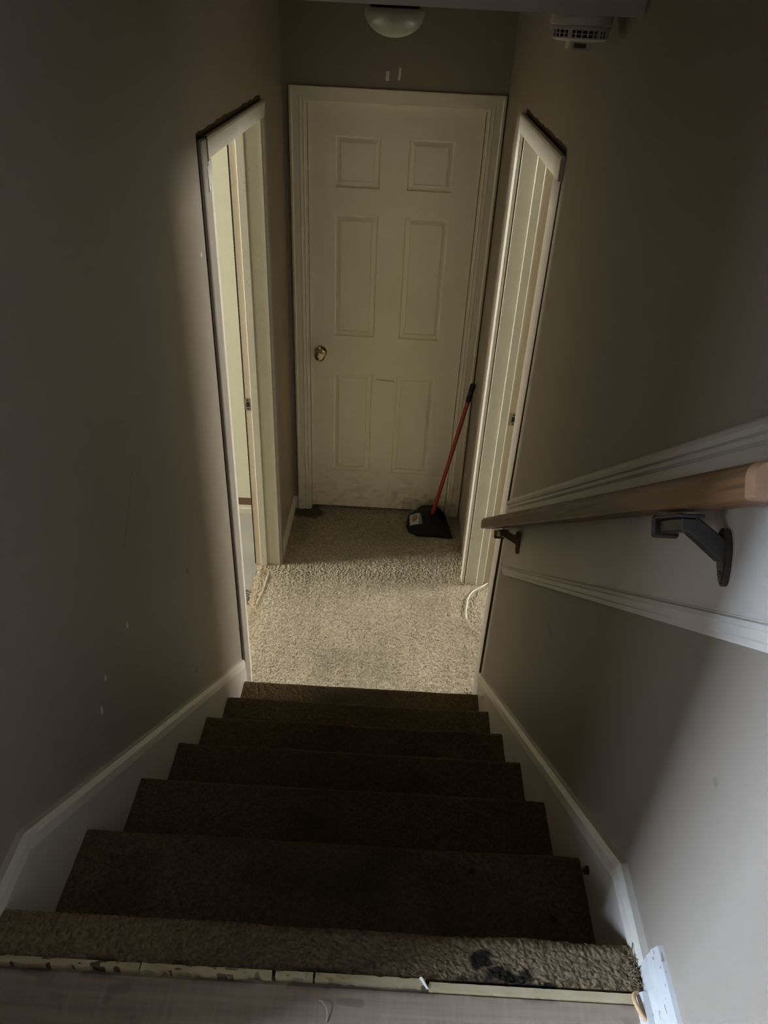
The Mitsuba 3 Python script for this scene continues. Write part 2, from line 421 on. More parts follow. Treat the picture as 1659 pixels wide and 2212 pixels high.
# walls that carry the windows, each with its opening, frame and pane
WALLS = [('wall_left_room_side', -4.72, -4.60, -3.06, .07, -.01, CZ, 'cream_paint'),
         ('wall_right_room_side', 4.60, 4.72, -3.06, 1.02, -.01, CZ, 'cream_paint'),
         ('wall_upstairs_side', -3.72, -3.60, -6.12, -3.08, LZ - .02, UZ, 'wall_paint')]
for nm, wx0, wx1, wy0, wy1, wz0, wz1, wm in WALLS:
    q = sbox(wy0, wz0, wy1, wz1)
    for x, face, y0, y1, z0, z1, rad in WINDOWS:
        if min(abs(x - wx0), abs(x - wx1)) < .001:
            q = q.difference(sbox(y0, z0, y1, z1))
    obj(nm, ext(q, 'x', wx0, wx1), wm, kind='structure')
for i, (x, face, y0, y1, z0, z1, rad) in enumerate(WINDOWS):
    w = f'window_{i + 1}'
    used[w] = 0; tag(w, kind='structure')
    fr = Polygon(sbox(y0 - .04, z0 - .04, y1 + .04, z1 + .04).exterior.coords, [sbox(y0 + .015, z0 + .015, y1 - .015, z1 - .015).exterior.coords[::-1]])
    obj('frame', ext(fr, 'x', x - .012 if face < 0 else x, x if face < 0 else x + .012), 'trim_paint', w)
    obj('sash_bar', bx(x - .03 * face - .012, x - .03 * face + .012, y0, y1, (z0 + z1) / 2 - .018, (z0 + z1) / 2 + .018), 'trim_paint', w)
    xp = x - .05 * face
    v = np.array([[xp, y0, z0], [xp, y1, z0], [xp, y1, z1], [xp, y0, z1]])
    f = np.array([[0, 1, 2], [0, 2, 3]]) if face > 0 else np.array([[0, 2, 1], [0, 3, 2]])
    obj('pane', trimesh.Trimesh(v, f, process=False), 'trim_paint', w, emitter={'type': 'area', 'radiance': {'type': 'rgb', 'value': list(rad)}})


# ------------------------------------------------------------------ carpets
def grid_mesh(xs, ys, keep, height):
    X, Y = np.meshgrid(xs, ys, indexing='ij')
    Z = height(X, Y)
    n, m = X.shape
    v = np.c_[X.ravel(), Y.ravel(), Z.ravel()]
    i, j = np.meshgrid(np.arange(n - 1), np.arange(m - 1), indexing='ij')
    cx, cy = (X[:-1, :-1] + X[1:, 1:]) / 2, (Y[:-1, :-1] + Y[1:, 1:]) / 2
    k = keep(cx, cy)
    i, j = i[k], j[k]
    a, b, c, d = i * m + j, (i + 1) * m + j, (i + 1) * m + j + 1, i * m + j + 1
    me = trimesh.Trimesh(v, np.vstack([np.c_[a, b, c], np.c_[a, c, d]]), process=False)
    me.remove_unreferenced_vertices()
    return me


def seg_dist(X, Y, pts):
    d = np.full(X.shape, 9.0)
    for (ax, ay), (bx_, by_) in zip(pts[:-1], pts[1:]):
        dx, dy = bx_ - ax, by_ - ay
        t = np.clip(((X - ax) * dx + (Y - ay) * dy) / (dx * dx + dy * dy), 0, 1)
        d = np.minimum(d, np.hypot(X - ax - t * dx, Y - ay - t * dy))
    return d


BUMP = [(.398, -.86), (.404, -.895), (.425, -.925), (.446, -.945), (.47, -.99)]


def hall_h(X, Y):
    P = np.stack([X, Y, 0 * X], -1)
    z = .005 * (meshkit.noise(P * [170, 140, 1], 3) - .5) + .003 * (meshkit.noise(P * [320, 300, 1], 5) - .5)
    z = z + .003 * (meshkit.fbm(P * 6, 3, 9) - .5)
    z = z + .010 * np.exp(-(seg_dist(X, Y, BUMP) / .011) ** 2)
    z = z + .006 * np.exp(-(seg_dist(X, Y, [(-.575, -.60), (-.585, -.75), (-.60, -.85)]) / .006) ** 2)
    z = z - .008 * np.clip((-.62 - X) / .03, 0, 1)
    return z


def hall_keep(X, Y):
    e = .008 * (meshkit.noise(np.stack([Y * 60, 0 * Y, 0 * Y], -1), 2) - .5)
    core = (X > XL) & (X < XR) & (Y > -1.446) & (Y < .05)
    l = (X > -.645 + e) & (X <= XL) & (Y < LDOOR['far'] - .003) & (Y > LDOOR['near'])
    r = (X < .518) & (X >= XR) & (Y < RDOOR['far'] - .001) & (Y > RDOOR['near'])
    return core | l | r


fl = obj('floor', bx(XL - .11, XR + .11, -1.60, .30, -.12, -.012), 'gap_wood', kind='structure', label='hall floor between the two doorways')
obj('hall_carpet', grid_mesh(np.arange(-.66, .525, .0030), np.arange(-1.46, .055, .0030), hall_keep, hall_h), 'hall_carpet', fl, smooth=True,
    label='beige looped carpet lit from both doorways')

stairs = thing('staircase', 'seven narrow steps covered in dirty brown carpet going down to the hall', 'staircase')


def step_mesh(k, x0, x1, back, nx=190, amp=.0016, pile_amp=.0010, fineness=1.0):
    """carpet-wrapped step k (1 = lowest): riser, rounded nose, tread"""
    yn, z = Y1 - (k - 1) * TR, k * RI
    r = .017
    prof = [(yn - .025, z - RI + t * (RI - 2 * r - .004)) for t in np.linspace(0, 1, 10)]
    for a in np.linspace(-80, 90, 16):
        prof.append((yn - r + r * math.cos(math.radians(a)), z - r + r * math.sin(math.radians(a))))
    for t in np.linspace(0, 1, int(46 * fineness))[1:]:
        prof.append((yn - r - t * (back - r), z))
    prof = np.array(prof); n = len(prof)
    xs = np.linspace(x0, x1, nx)
    d = np.gradient(prof, axis=0); d /= np.linalg.norm(d, axis=1, keepdims=True)
    nrm = np.c_[d[:, 1], -d[:, 0]]
    P = np.array([[(x, p[0], p[1]) for p in prof] for x in xs])
    NN = np.array([[(0, q[0], q[1]) for q in nrm]] * nx)
    disp = pile_amp * 2 * (.6 * meshkit.noise(P * 240, k) + .6 * meshkit.noise(P * 480, k + 50) - .6) + amp * 4 * (meshkit.fbm(P * [9, 14, 14], 3, 20 + k) - .5)
    P = P + NN * disp[..., None]
    P[..., 2] += -.004 * meshkit.fbm(P[..., :1] * [[[2.2, 0, 0]]] + k * 3.7, 2, 4)
    v = P.reshape(-1, 3)
    i, j = np.meshgrid(np.arange(nx - 1), np.arange(n - 1), indexing='ij')
    a, b, c, e = i * n + j, (i + 1) * n + j, (i + 1) * n + j + 1, i * n + j + 1
    f = np.vstack([np.c_[a.ravel(), b.ravel(), c.ravel()], np.c_[a.ravel(), c.ravel(), e.ravel()]])
    # closed below and behind
    zb = z - RI
    base = len(v)
    v = np.vstack([v, [[x, yn - back, zb] for x in xs]])
    F = [f]
    for q in range(nx - 1):
        F.append([[q * n + n - 1, (q + 1) * n + n - 1, base + q + 1], [q * n + n - 1, base + q + 1, base + q],
                  [base + q, base + q + 1, (q + 1) * n], [base + q, (q + 1) * n, q * n]])
    for s in (0, nx - 1):
        ring = [s * n + t for t in range(n)] + [base + s]
        c0 = base + s
        tri = [[c0, ring[t], ring[t + 1]] for t in range(n - 1)]
        F.append(tri if s else [t[::-1] for t in tri])
    m = trimesh.Trimesh(v, np.vstack([np.array(q) for q in F]), process=False)
    if m.volume < 0:
        m.invert()
    return m


for k in range(1, 7):
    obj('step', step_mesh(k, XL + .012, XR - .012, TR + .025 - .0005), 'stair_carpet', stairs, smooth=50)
top = step_mesh(7, XL + .014, XR - .012, .0665, nx=640, amp=.002, pile_amp=.0024, fineness=1.6)
obj('top_nosing', top, 'nosing_carpet', stairs, smooth=50, label='frayed carpet edge of the landing with black stains')
# ragged loose ends of the carpet at its right end and along the strip
tufts = []
for q in range(150):
    if q < 70:
        p = np.array([XR - .016 + RNG.normal(0, .006), -2.965 - RNG.uniform(0, .05), LZ + RNG.uniform(-.002, .004)]); L = RNG.uniform(.006, .018)
        dvec = RNG.normal(0, 1, 3) * [1, .8, .35]
    else:
        p = np.array([RNG.uniform(XL + .03, XR - .03), -3.014 + RNG.normal(0, .003), LZ + .001]); L = RNG.uniform(.004, .012)
        dvec = RNG.normal(0, 1, 3) * [1, .5, .3]
    dvec[2] = abs(dvec[2]); dvec /= np.linalg.norm(dvec)
    tufts.append(tube([p, p + dvec * L * .5 + [0, 0, .001], p + dvec * L + RNG.normal(0, .001, 3)], .0007, n=4, steps=3))
    tufts[-1].vertices[:, 0] = np.minimum(tufts[-1].vertices[:, 0], XR - .001); tufts[-1].vertices[:, 1] = np.maximum(tufts[-1].vertices[:, 1], -3.0160)
obj('loose_fibre', cat(tufts), 'nosing_carpet', stairs, kind='stuff')

# ------------------------------------------------------------------ landing floor
ld = obj('floor_landing', cat([bx(XL - .12, XR, -6.0, -3.0185, LZ - .12, LZ - .008), bx(-3.6, XL - .12, -6.0, -3.2, LZ - .12, LZ - .008)]), 'laminate', kind='structure',
         label='greyish wood-look landing floor at the foot of the picture')
yy = -3.033
for row in range(5):
    xs = [-.53, -.53 + (.62, .25, .80, .45, .15)[row], .385]
    for a, b in zip(xs[:-1], xs[1:]):
        if row == 0 and a == -.53:
            b = .385
        obj('plank', bx(a + .0004, b - .0004, yy - .1895, yy, LZ - .008, LZ - .0005, .0008), 'laminate', ld)
        if row == 0:
            break
    yy -= .19

strip = thing('edge_strip', 'chipped cream painted wooden strip between the landing floor and the carpet', 'floor strip')


def ragged(x0, x1, y0, y1, n, a0, a1):
    t = np.linspace(x0, x1, n)
    lo = y0 + RNG.uniform(0, 1, n) ** 4 * a0
    hi = y1 - RNG.uniform(0, 1, n) ** 5 * a1
    return Polygon(list(zip(t, lo)) + list(zip(t, hi))[::-1]).buffer(0)


for x0, x1, y0, y1, a0 in ((-.497, -.302, -3.0275, -3.0180, .003), (-.300, -.122, -3.0285, -3.0175, .0045), (-.117, -.066, -3.0270, -3.0170, .0035), (-.063, .087, -3.0265, -3.0170, .003), (.092, .378, -3.0310, -3.0205, .0008)):
    pl = ragged(x0, x1, y0, y1, max(8, int((x1 - x0) / .006)), a0, a0 * .5)
    obj('strip_piece', ext(pl, 'z', LZ - .009, LZ + .0035), 'strip_paint', strip)
obj('splinter', trimesh.convex.convex_hull(np.array([[.078, -3.0165, LZ + .004], [.081, -3.0165, LZ + .009], [.0845, -3.018, LZ + .006], [.0885, -3.0300, LZ + .003], [.0915, -3.0295, LZ + .003], [.0895, -3.029, LZ + .006]])), 'bare_splinter', strip,
    label='white splinter standing up')
obj('torn_sliver', tube([(.389, -3.062, LZ + .006), (.374, -3.052, LZ + .010), (.3665, -3.036, LZ + .012), (.3665, -3.026, LZ + .010), (.374, -3.021, LZ + .007)], .0030, n=8), 'tan_fibre', strip, smooth=True,
    label='curled tan sliver at the right end')
obj('lint', cat([tube([(-.055, -3.050, LZ + .001), (-.046, -3.057, LZ + .004), (-.042, -3.066, LZ + .002), (-.043, -3.075, LZ + .001)], 0.0006, n=6)]), 'board_trim', ld, smooth=True)

# ------------------------------------------------------------------ stair skirts (trim_1, trim_2) and baseboards
CAP = [(0, .078), (.010, .077), (.016, .067), (.0185, .050), (.013, .046), (0, .046)]
CAPL = [(a, b + .004) for a, b in CAP]


def skirt(name, xw, sgn, cap, s0, s1, ylevel, label):
    t = thing(name, label, None, kind='structure')
    A = np.array([sgn, 0, 0.0])
    b0 = spt(xw, s0 - .045, .05); b1 = spt(xw, s1, .05)
    pts = [(b0[1], b0[2] - .02), (b0[1] - .012, b0[2] + .016), (b1[1], b1[2]), (ylevel, b1[2]), (ylevel, b1[2] - .3), (b0[1], max(.0, b0[2] - .25))]
    obj('board', ext(Polygon(pts), 'x', min(xw, xw + sgn * .012), max(xw, xw + sgn * .012)), 'board_paint', t)
    D = np.array([0, -CS, SN]); Bp = np.array([0, SN, CS]); half = math.tan(SL / 2)
    P0, P1 = spt(xw, s0, 0), spt(xw, s1, 0)
    # level run: same profile measured up from the corner
    off = cap[0][1]
    obj('cap', prism([(a, b - off) for a, b in cap], P0 + Bp * off, P1 + Bp * off, A, Bp, mb=(0, half * 1.0)), 'trim_paint', t)
    Q0 = P1 + Bp * off
    obj('cap', prism([(a, b - off) for a, b in cap], Q0, np.array([xw, ylevel, Q0[2]]), A, [0, 0, 1], mb=(-half, 0)), 'trim_paint' if sgn > 0 else 'trim_paint', t)
    return t


skirt('trim_1', XL, +1, CAPL, .035, 1.800, -3.19, 'white capped skirt board climbing the left stair wall')
tr2 = skirt('trim_2', XR, -1, CAP, .004, 1.772, -2.985, 'white capped skirt board climbing the right stair wall')
obj('knob_stub', lathe([(0, 0), (.007, 0), (.008, .006), (.004, .010), (0, .011)], 'z', n=14).apply_transform(trimesh.transformations.rotation_matrix(-math.pi / 2, [0, 1, 0])).apply_translation((XR - .012, -2.755, 1.150)), 'dark_bronze', tr2, smooth=40)

bbp = [(0, 0), (.014, 0), (.015, .046), (.012, .056), (.013, .062), (.006, .074), (0, .076)]
bb = obj('baseboard_right', prism(bbp, (XR, -2.988, LZ - .004), (XR, -5.99, LZ - .004), [-1, 0, 0], [0, 0, 1]), 'worn_trim_paint', kind='structure', label='chipped white baseboard at the top of the right wall')
obj('shoe', prism([(.014, 0), (.029, 0), (.028, .010), (.022, .017), (.0142, .019)], (XR, -3.021, LZ - .004), (XR, -5.99, LZ - .004), [-1, 0, 0], [0, 0, 1]), 'worn_trim_paint', bb)
hb = [(0, -.01), (.011, -.01), (.011, .060), (.006, .074), (0, .077)]
obj('baseboard_left', prism(hb, (XL, -.482, 0), (XL, YB, 0), [1, 0, 0], [0, 0, 1]), 'trim_paint', kind='structure', label='low baseboard between the left doorway and the end wall')
obj('baseboard_back', prism([(a, b) for a, b in hb], (XL + .0005, YB, 0), (-.509, YB, 0), [0, -1, 0], [0, 0, 1]), 'trim_paint', kind='structure', label='stub of baseboard beside the panel door casing')
lb = obj('baseboard_left_room', prism([(0, -.01), (.012, -.01), (.014, .022), (.010, .030), (.010, .040), (0, .042)], (-1.9, -.05, -.001), (XL - .121, -.05, -.001), [0, -1, 0], [0, 0, 1]), 'trim_paint', kind='structure',
         label='white baseboard in the room on the left')
obj('old_band', bx(-1.9, XL - .121, -.053, -.05, .041, .086), 'brown_band', lb, label='brown strip above the baseboard')

# ------------------------------------------------------------------ side doorways (trim_3, trim_4)
CASE = [(0, 0), (0, .011), (.003, .0132), (.044, .0135), (.050, .011), (.052, .007), (.052, 0)]


def doorway(name, xw, sgn, far, near, wf, yhead, ztop, stop, back, strike_z, label, tornleft):
    """sgn: side of the wall that faces the hall; wf, wn: widths of the far and near casing; ztop: top of the head casing"""
    t = thing(name, label, None, kind='structure')
    A = np.array([sgn, 0, 0.0])
    xb = back
    x0, x1 = min(xw, xb), max(xw, xb)
    # lining
    obj('jamb', bx(x0 + (.005 if sgn < 0 else 0), x1, far, far + .015, -.010, JZ, .0012), 'jamb_paint', t)
    obj('jamb', bx(x0, x1, near - .015, near, -.010, JZ, .0012), 'jamb_paint', t)
    obj('head_jamb', bx(x0, x1, near - .015, far + .015, JZ, JZ + .015), 'jamb_paint', t)
    s0, s1 = min(stop), max(stop)
    obj('stop', bx(s0, s1, far - .011, far, -.004, JZ - .0005, .0018), 'trim_paint', t)
    obj('stop', bx(s0, s1, near, near + .011, -.004, JZ - .0005, .0018), 'trim_paint', t)
    obj('stop', bx(s0, s1, near + .0005, far - .0005, JZ - .011, JZ, .0018), 'trim_paint', t)

    def leg(inner, width, dirn, z0, z1, ztop_cut):
        k = width / .052
        prof = [(a * k, b) for a, b in CASE]
        return prism(prof, (xw, inner, z0), (xw, inner, z1), [0, dirn, 0], A, ma=(0, ztop_cut))
    hh = ztop - (JZ - .003); kh = hh / .052
    obj('side_casing', leg(far + .004, wf, +1, -.006, JZ - .003, hh / wf), 'taupe_shaded_trim' if sgn > 0 else 'trim_paint', t)  # left far casing toned darker, its shade put into the colour
    obj('head_casing', prism([(a * kh, b) for a, b in CASE], (xw, yhead, JZ - .003), (xw, far + .004, JZ - .003), [0, 0, 1], A, ma=(0, wf / hh)), 'trim_paint', t)
    if sgn > 0:
        obj('side_casing', bx(xw, xw + .0125, near - .100, near - .034, .045, 2.086, .003), 'taupe_shaded_trim', t, label='taupe smeared casing beside the stairs')
        obj('casing_bead', bx(xw + .0005, xw + .0120, near - .0335, near - .002, .045, JZ - .003, .004), 'trim_paint', t)
    else:
        strip_ = Polygon([(near - .0005, -.006), (near - .0005, JZ - .003), (-1.411, JZ - .003), (-1.409, 1.60), (-1.404, 1.28), (-1.394, 1.02), (-1.385, .75), (-1.382, .45), (-1.385, .2), (-1.385, -.006)])
        obj('side_casing', ext(strip_, 'x', xw - .003, xw + .012), 'wall_paint', t, label='taupe smeared edge beside the stairs, a dark gap along it')  # taupe smear, with the weaker light here put into its colour
    # framing that shows in the torn gap round the casing
    fx0, fx1 = (XL - .10, XL - .007) if sgn > 0 else (XR + .007, XR + .10)
    obj('rough_framing', cat([bx(fx0, fx1, near - .15, far + .05, JZ + .016, JZ + .14), bx(fx0 if sgn > 0 else xw + .045, fx1, near - .15, near - .016, 0, JZ + .016)]), 'gap_wood', t, label='torn dark gap above the casing')
    if sgn > 0:
        obj('dark_strip', bx(xb - .004, xb, far - .0005, far + .016, 0, JZ - .004), 'slot_black', t)  # thin black strip along the room edge of the far jamb
    # strike plate on the far jamb
    xc = .5 * (stop[1] + xb) + (.004 if sgn < 0 else -.002)
    sp_ = obj('strike_plate', bx(xc - .018, xc + .018, far - .0016, far, strike_z - .030, strike_z + .030, .0006), 'old_steel', t)
    obj('latch_hole', cat([bx(xc - .007, xc + .007, far - .0024, far - .0012, strike_z - .012, strike_z + .012), lathe([(0, 0), (.004, 0), (.003, .002), (0, .0024)], '-y', (xc, far - .0014, strike_z - .021), 12),
                           lathe([(0, 0), (.004, 0), (.003, .002), (0, .0024)], '-y', (xc, far - .0014, strike_z + .021), 12)]), 'slot_black', sp_)
    return t


td = doorway('trim_3', XL, +1, LDOOR['far'], LDOOR['near'], .034, -1.3765, 2.086, (-.596, -.628), -.656, .895, 'white frame of the open doorway on the left of the hall', True)
doorway('trim_4', XR, -1, RDOOR['far'], RDOOR['near'], .054, -1.424, 2.092, (.460, .494), .535, .925, 'white frame of the open doorway on the right of the hall', False)
# splintered paint at the top of the near casing on the left
obj('torn_paint', cat([trimesh.convex.convex_hull(np.array(q) + [XL + .0135, -1.386, 0]) for q in (
    [(0, 0, 2.03), (.003, .006, 2.03), (0, -.004, 1.985), (.002, .004, 1.975)], [(0, -.012, 2.02), (.0025, -.006, 2.02), (.001, -.011, 1.955), (.002, -.004, 1.965)])]), 'filler', td)
obj('dark_tear', cat([bx(XL - .004, XL + .0138, -1.3770, -1.3768 - .010, 2.030, 2.089, .001), bx(XL + .010, XL + .0138, -1.398, -1.386, 1.955, 1.972, .002)]), 'gap_wood', td)

# ------------------------------------------------------------------ the panel door at the end of the hall
dz0, dz1, dx0, dx1 = .016, 2.032, -.430, .318
door = 'door_1'; used[door] = 0; tag(door, label='closed cream six-panel door at the end of the hall', kind='structure')
cx = (dx0 + dx1) / 2
PAN = [(zz0, zz1) for zz0, zz1 in ((.252, .828), (1.022, 1.592), (1.706, 1.912))]
XSP = ((cx - .257, cx - .060), (cx + .060, cx + .257))
slab = sbox(dx0, dz0, dx1, dz1)
for z0, z1 in PAN:
    for x0, x1 in XSP:
        slab = slab.difference(sbox(x0, z0, x1, z1))
obj('slab', ext(slab, 'y', .030, .065), 'door_paint', door)
for z0, z1 in PAN:
    for x0, x1 in XSP:
        rings = [(0, 0), (.002, .0095), (.005, .0125), (.008, .0120), (.0265, .0028), (.0272, .0070), (.0296, .0070), (.0302, .0048), (.032, .0048)]
        v, f = [], []
        for ins, dep in rings:
            v += [(x0 + ins, .030 + dep, z0 + ins), (x1 - ins, .030 + dep, z0 + ins), (x1 - ins, .030 + dep, z1 - ins), (x0 + ins, .030 + dep, z1 - ins)]
        nv = len(v)
        v += [(x0, .06, z0), (x1, .06, z0), (x1, .06, z1), (x0, .06, z1)]
        for r in range(len(rings) - 1):
            for q in range(4):
                a, b = r * 4 + q, r * 4 + (q + 1) % 4
                f += [[a, b, b + 4], [a, b + 4, a + 4]]
        l = nv - 4
        f += [[l, l + 1, l + 2], [l, l + 2, l + 3], [nv, nv + 2, nv + 1], [nv, nv + 3, nv + 2]]
        for q in range(4):
            a, b = q, (q + 1) % 4
            f += [[b, a, nv + a], [b, nv + a, nv + b]]
        obj('panel', fixed(trimesh.Trimesh(np.array(v), np.array(f), process=False)), 'door_paint', door)
kz, kx = .934, -.379
kn = obj('knob', lathe([(0, 0), (.031, 0), (.0315, .003), (.027, .008), (.018, .010), (.0125, .014), (.0115, .030), (.014, .036), (.0235, .044), (.0265, .053), (.0255, .061), (.018, .0665), (.009, .066), (.0085, .064), (0, .064)], '-y', (kx, .030, kz), 48), 'brass', door, smooth=35, label='polished brass knob')
tr5 = thing('trim_5', 'white casing around the closed panel door', None, kind='structure')
obj('jamb', bx(-.446, -.4328, YB - .006, .134, 0, 2.046), 'door_paint', tr5)
obj('jamb', bx(.3208, .334, YB - .006, .134, 0, 2.046), 'door_paint', tr5)
obj('head_jamb', bx(-.446, .334, YB - .006, .134, 2.0325, 2.046), 'door_paint', tr5)
DC = [(0, 0), (0, .009), (.003, .011), (.006, .008), (.010, .008), (.013, .0125), (.018, .0135), (.021, .011), (.043, .0115), (.048, .0145), (.054, .0135), (.057, .009), (.057, 0)]
zt = 2.040
DC = [(a * .066 / .057, b) for a, b in DC]; hk = .055 / .066
DH = [(0, 0), (0, .0118), (.002, .0125), (.060, .0130), (.064, .0125), (.066, .009), (.066, 0)]
obj('side_casing', prism(DC, (-.441, YB, -.006), (-.441, YB, zt), [-1, 0, 0], [0, -1, 0], ma=(0, hk)), 'door_paint', tr5)
obj('side_casing', prism(DC, (.329, YB, -.006), (.329, YB, zt), [1, 0, 0], [0, -1, 0], ma=(0, hk)), 'door_paint', tr5)
obj('head_casing', prism([(a * hk, b) for a, b in DH], (-.441, YB, zt), (.329, YB, zt), [0, 0, 1], [0, -1, 0], ma=(-1 / hk, 1 / hk)), 'door_paint', tr5)
for x, z, h, tilt in ((-.100, 2.142, .032, 0), (-.051, 2.151, .042, .10)):
    q = shapely.affinity.rotate(sbox(x - .006 + abs(tilt) * .02, z - h / 2, x + .006 - abs(tilt) * .02, z + h / 2).buffer(.0012), -tilt, use_radians=True)
    obj('filler_patch', ext(q, 'y', YB - .0015, YB + .001), 'filler', wb, label='white filler dab above the door')

# ------------------------------------------------------------------ rail board and handrail on the right wall
SHR = .0105
rb = thing('rail_board', 'white moulded backing board on the right wall behind the handrail', 'wall board')
obj('board', sp(bx(XR - .012, XR, .470, 2.62, .500, .706), SHR), 'board_paint', rb, label='grey-beige painted face of the board')
UM = [(0, .723), (.005, .7225), (.011, .717), (.019, .715), (.023, .708), (.021, .702), (.016, .700), (.0165, .694), (.0135, .690), (0, .690)]
LM = [(0, .5085), (.0135, .5085), (.0140, .507), (.0185, .5055), (.0195, .5000), (.0165, .4975), (.0155, .4880), (.0125, .4850), (.0120, .4775), (.009, .4765), (0, .4765)]


def slope_mold(prof, s0, s1, c0=0.0):
    n = len(prof); pts = np.array(prof)
    v = np.vstack([np.c_[XR - pts[:, 0], s0 + c0 * pts[:, 0], pts[:, 1]], np.c_[XR - pts[:, 0], np.full(n, s1), pts[:, 1]]])
    m = prism([(a, b) for a, b in prof], (XR, s0, 0), (XR, s1, 0), [-1, 0, 0], [0, 0, 1], ma=(c0, 0))
    return sp(m, SHR)


obj('moulding', slope_mold(UM, .545, 2.62, .6), 'board_trim', rb, label='white upper moulding')
obj('moulding', slope_mold(LM, .470, 2.62, .8), 'board_trim', rb, label='white lower moulding')

hr = thing('handrail', 'worn brown wooden handrail on two dark brackets along the right stair wall', 'handrail')
pts = []
for (cx_, cz_, a0, rr) in ((.364 - .016, .650 - .016, 0, .016), (.314 + .016, .650 - .016, 90, .016), (.314 + .004, .614 + .004, 180, .004), (.364 - .004, .614 + .004, 270, .004)):
    for a in np.linspace(a0, a0 + 90, 8):
        pts.append((cx_ + rr * math.cos(math.radians(a)), cz_ + rr * math.sin(math.radians(a))))
pts = np.array(pts); cen = pts.mean(0)
ss = [(.434, .86), (.438, .96), (.444, 1)] + [(s, 1) for s in np.linspace(.5, 2.28, 36)] + [(2.296, 1), (2.304, .97), (2.309, .90)]
v, f = [], []
n = len(pts)
for s, k in ss:
    q = cen + (pts - cen) * k
    v += [(a, s, b + .012) for a, b in q]
for i in range(len(ss) - 1):
    for j in range(n):
        k = (j + 1) % n
        f += [[i * n + j, i * n + k, (i + 1) * n + k], [i * n + j, (i + 1) * n + k, (i + 1) * n + j]]
v += [(cen[0], ss[0][0], cen[1] + .012), (cen[0], ss[-1][0], cen[1] + .012)]
L = (len(ss) - 1) * n
for j in range(n):
    k = (j + 1) % n
    f += [[len(v) - 2, k, j], [len(v) - 1, L + j, L + k]]
rail = trimesh.Trimesh(np.array(v), np.array(f), process=False)
# the lighter end grain is a part of its own
fc = rail.vertices[rail.faces][:, :, 1].min(1)
body = trimesh.Trimesh(rail.vertices, rail.faces[fc < 2.295], process=True); endp = trimesh.Trimesh(rail.vertices, rail.faces[fc >= 2.295], process=True)


def sps(m):
    v = m.vertices; s, p = v[:, 1], v[:, 2] - .0125 * (v[:, 1] - .43)
    return trimesh.Trimesh(np.c_[v[:, 0], Y1 - (s * CS - p * SN), RI + s * SN + p * CS], m.faces[:, ::-1], process=False)


obj('rail', sps(body), 'rail_wood', hr, smooth=40)
obj('end_grain', sps(endp), 'rail_end_wood', hr, smooth=30, label='rounded lighter end of the rail')


def bracket(s, pw, pr, dark, label):
    xw = XR - .012
    b = numbered(hr + '__bracket'); tag(b, label)
    m_ = 'dark_bronze' if dark else 'brass_worn'
    # wall plate: elongated, round above, with a long narrow tail below
    out = []
    for a in np.linspace(0, 2 * math.pi, 36, endpoint=False):
        wdt = .0125 if math.sin(a) > 0 else .0125 - .0045 * abs(math.sin(a))
        e = math.copysign(abs(math.sin(a)) ** .8, math.sin(a))
        out.append((s + wdt * math.cos(a), pw + (.026 if e > 0 else .040) * e))
    pl = Polygon(out)
    plate = trimesh.util.concatenate([ext(pl.buffer(-.001), 'x', xw - .003, xw - .0015), ext(pl, 'x', xw - .009, xw - .003), ext(pl.buffer(-.002), 'x', xw - .0105, xw - .009)])
    scene[b + '__wall_plate'] = mikit.ply(sp(plate), m_)
    scene[b + '__plate_rim'] = mikit.ply(sp(ext(pl.buffer(.0006), 'x', xw - .0016, xw)), 'board_trim' if dark else m_)
    labels[b + '__plate_rim'] = {'label': 'pale paint rim round the plate'} if dark else {}

    def bar(p0, p1, h0, h1, ws):
        p0, p1 = np.array(p0, float), np.array(p1, float)
        d = (p1 - p0) / np.linalg.norm(p1 - p0); u = np.cross([0, 1, 0], d)
        q = []
        for p, h, w in ((p0, h0, ws[0]), (p1, h1, ws[1])):
            for e in (-1, 1):
                for g in (-1, 1):
                    q += [p + u * h * e + np.array([0, 1, 0]) * (w - .002) * g, p + u * (h - .002) * e + np.array([0, 1, 0]) * w * g]
        return trimesh.convex.convex_hull(np.array(q))
    arm = [bar((xw - .006, s, pw - .003), (.341, s, pr - .010), .0115, .0100, (.0105, .0095))]
    scene[b + '__arm'] = mikit.ply(sp(cat(arm)), m_)
    sad = cat([bx(.324, .353, s - .062, s + .016, pr - .004, pr, .001), bx(.329, .348, s - .058, s + .010, pr - .020, pr - .004, .002), bx(.322, .355, s - .069, s - .061, pr - .026, pr + .001, .003)])
    scene[b + '__saddle'] = mikit.ply(sp(sad), m_)
    for i, q in enumerate((.016, -.026)):
        scr = lathe([(0, 0), (.004, 0), (.003, .0015), (0, .002)], 'z', n=12).apply_transform(trimesh.transformations.rotation_matrix(-math.pi / 2, [0, 1, 0])).apply_translation((xw - .0105, s, pw + q))
        scene[b + '__screw' + ('_001' if i else '')] = mikit.ply(sp(scr), m_)


bracket(2.108, .561, .6000, True, 'dark bracket near the upper end of the rail')
bracket(.765, .587, .6155, False, 'brownish bracket near the lower end of the rail')

# ------------------------------------------------------------------ dustpan leaning in the corner
dp = thing('dustpan', 'black upright dustpan with long red handle standing on the carpet beside the panel door', 'dustpan')
hp = np.array([(.357, -.214, .001), (.328, -.014, .001), (.357, -.214, .007), (.328, -.014, .007), (.135, -.020, .002), (.108, -.060, .002), (.105, -.125, .002), (.118, -.178, .002), (.168, -.213, .002),
               (.168, -.213, .020), (.120, -.175, .020), (.107, -.125, .026), (.112, -.060, .032), (.150, -.130, .060), (.155, -.055, .066), (.185, -.022, .078), (.268, -.020, .088), (.285, -.050, .080),
               (.245, -.080, .092), (.200, -.100, .085), (.230, -.150, .062)])
hp[:, 2] += .004
hull = trimesh.convex.convex_hull(hp)


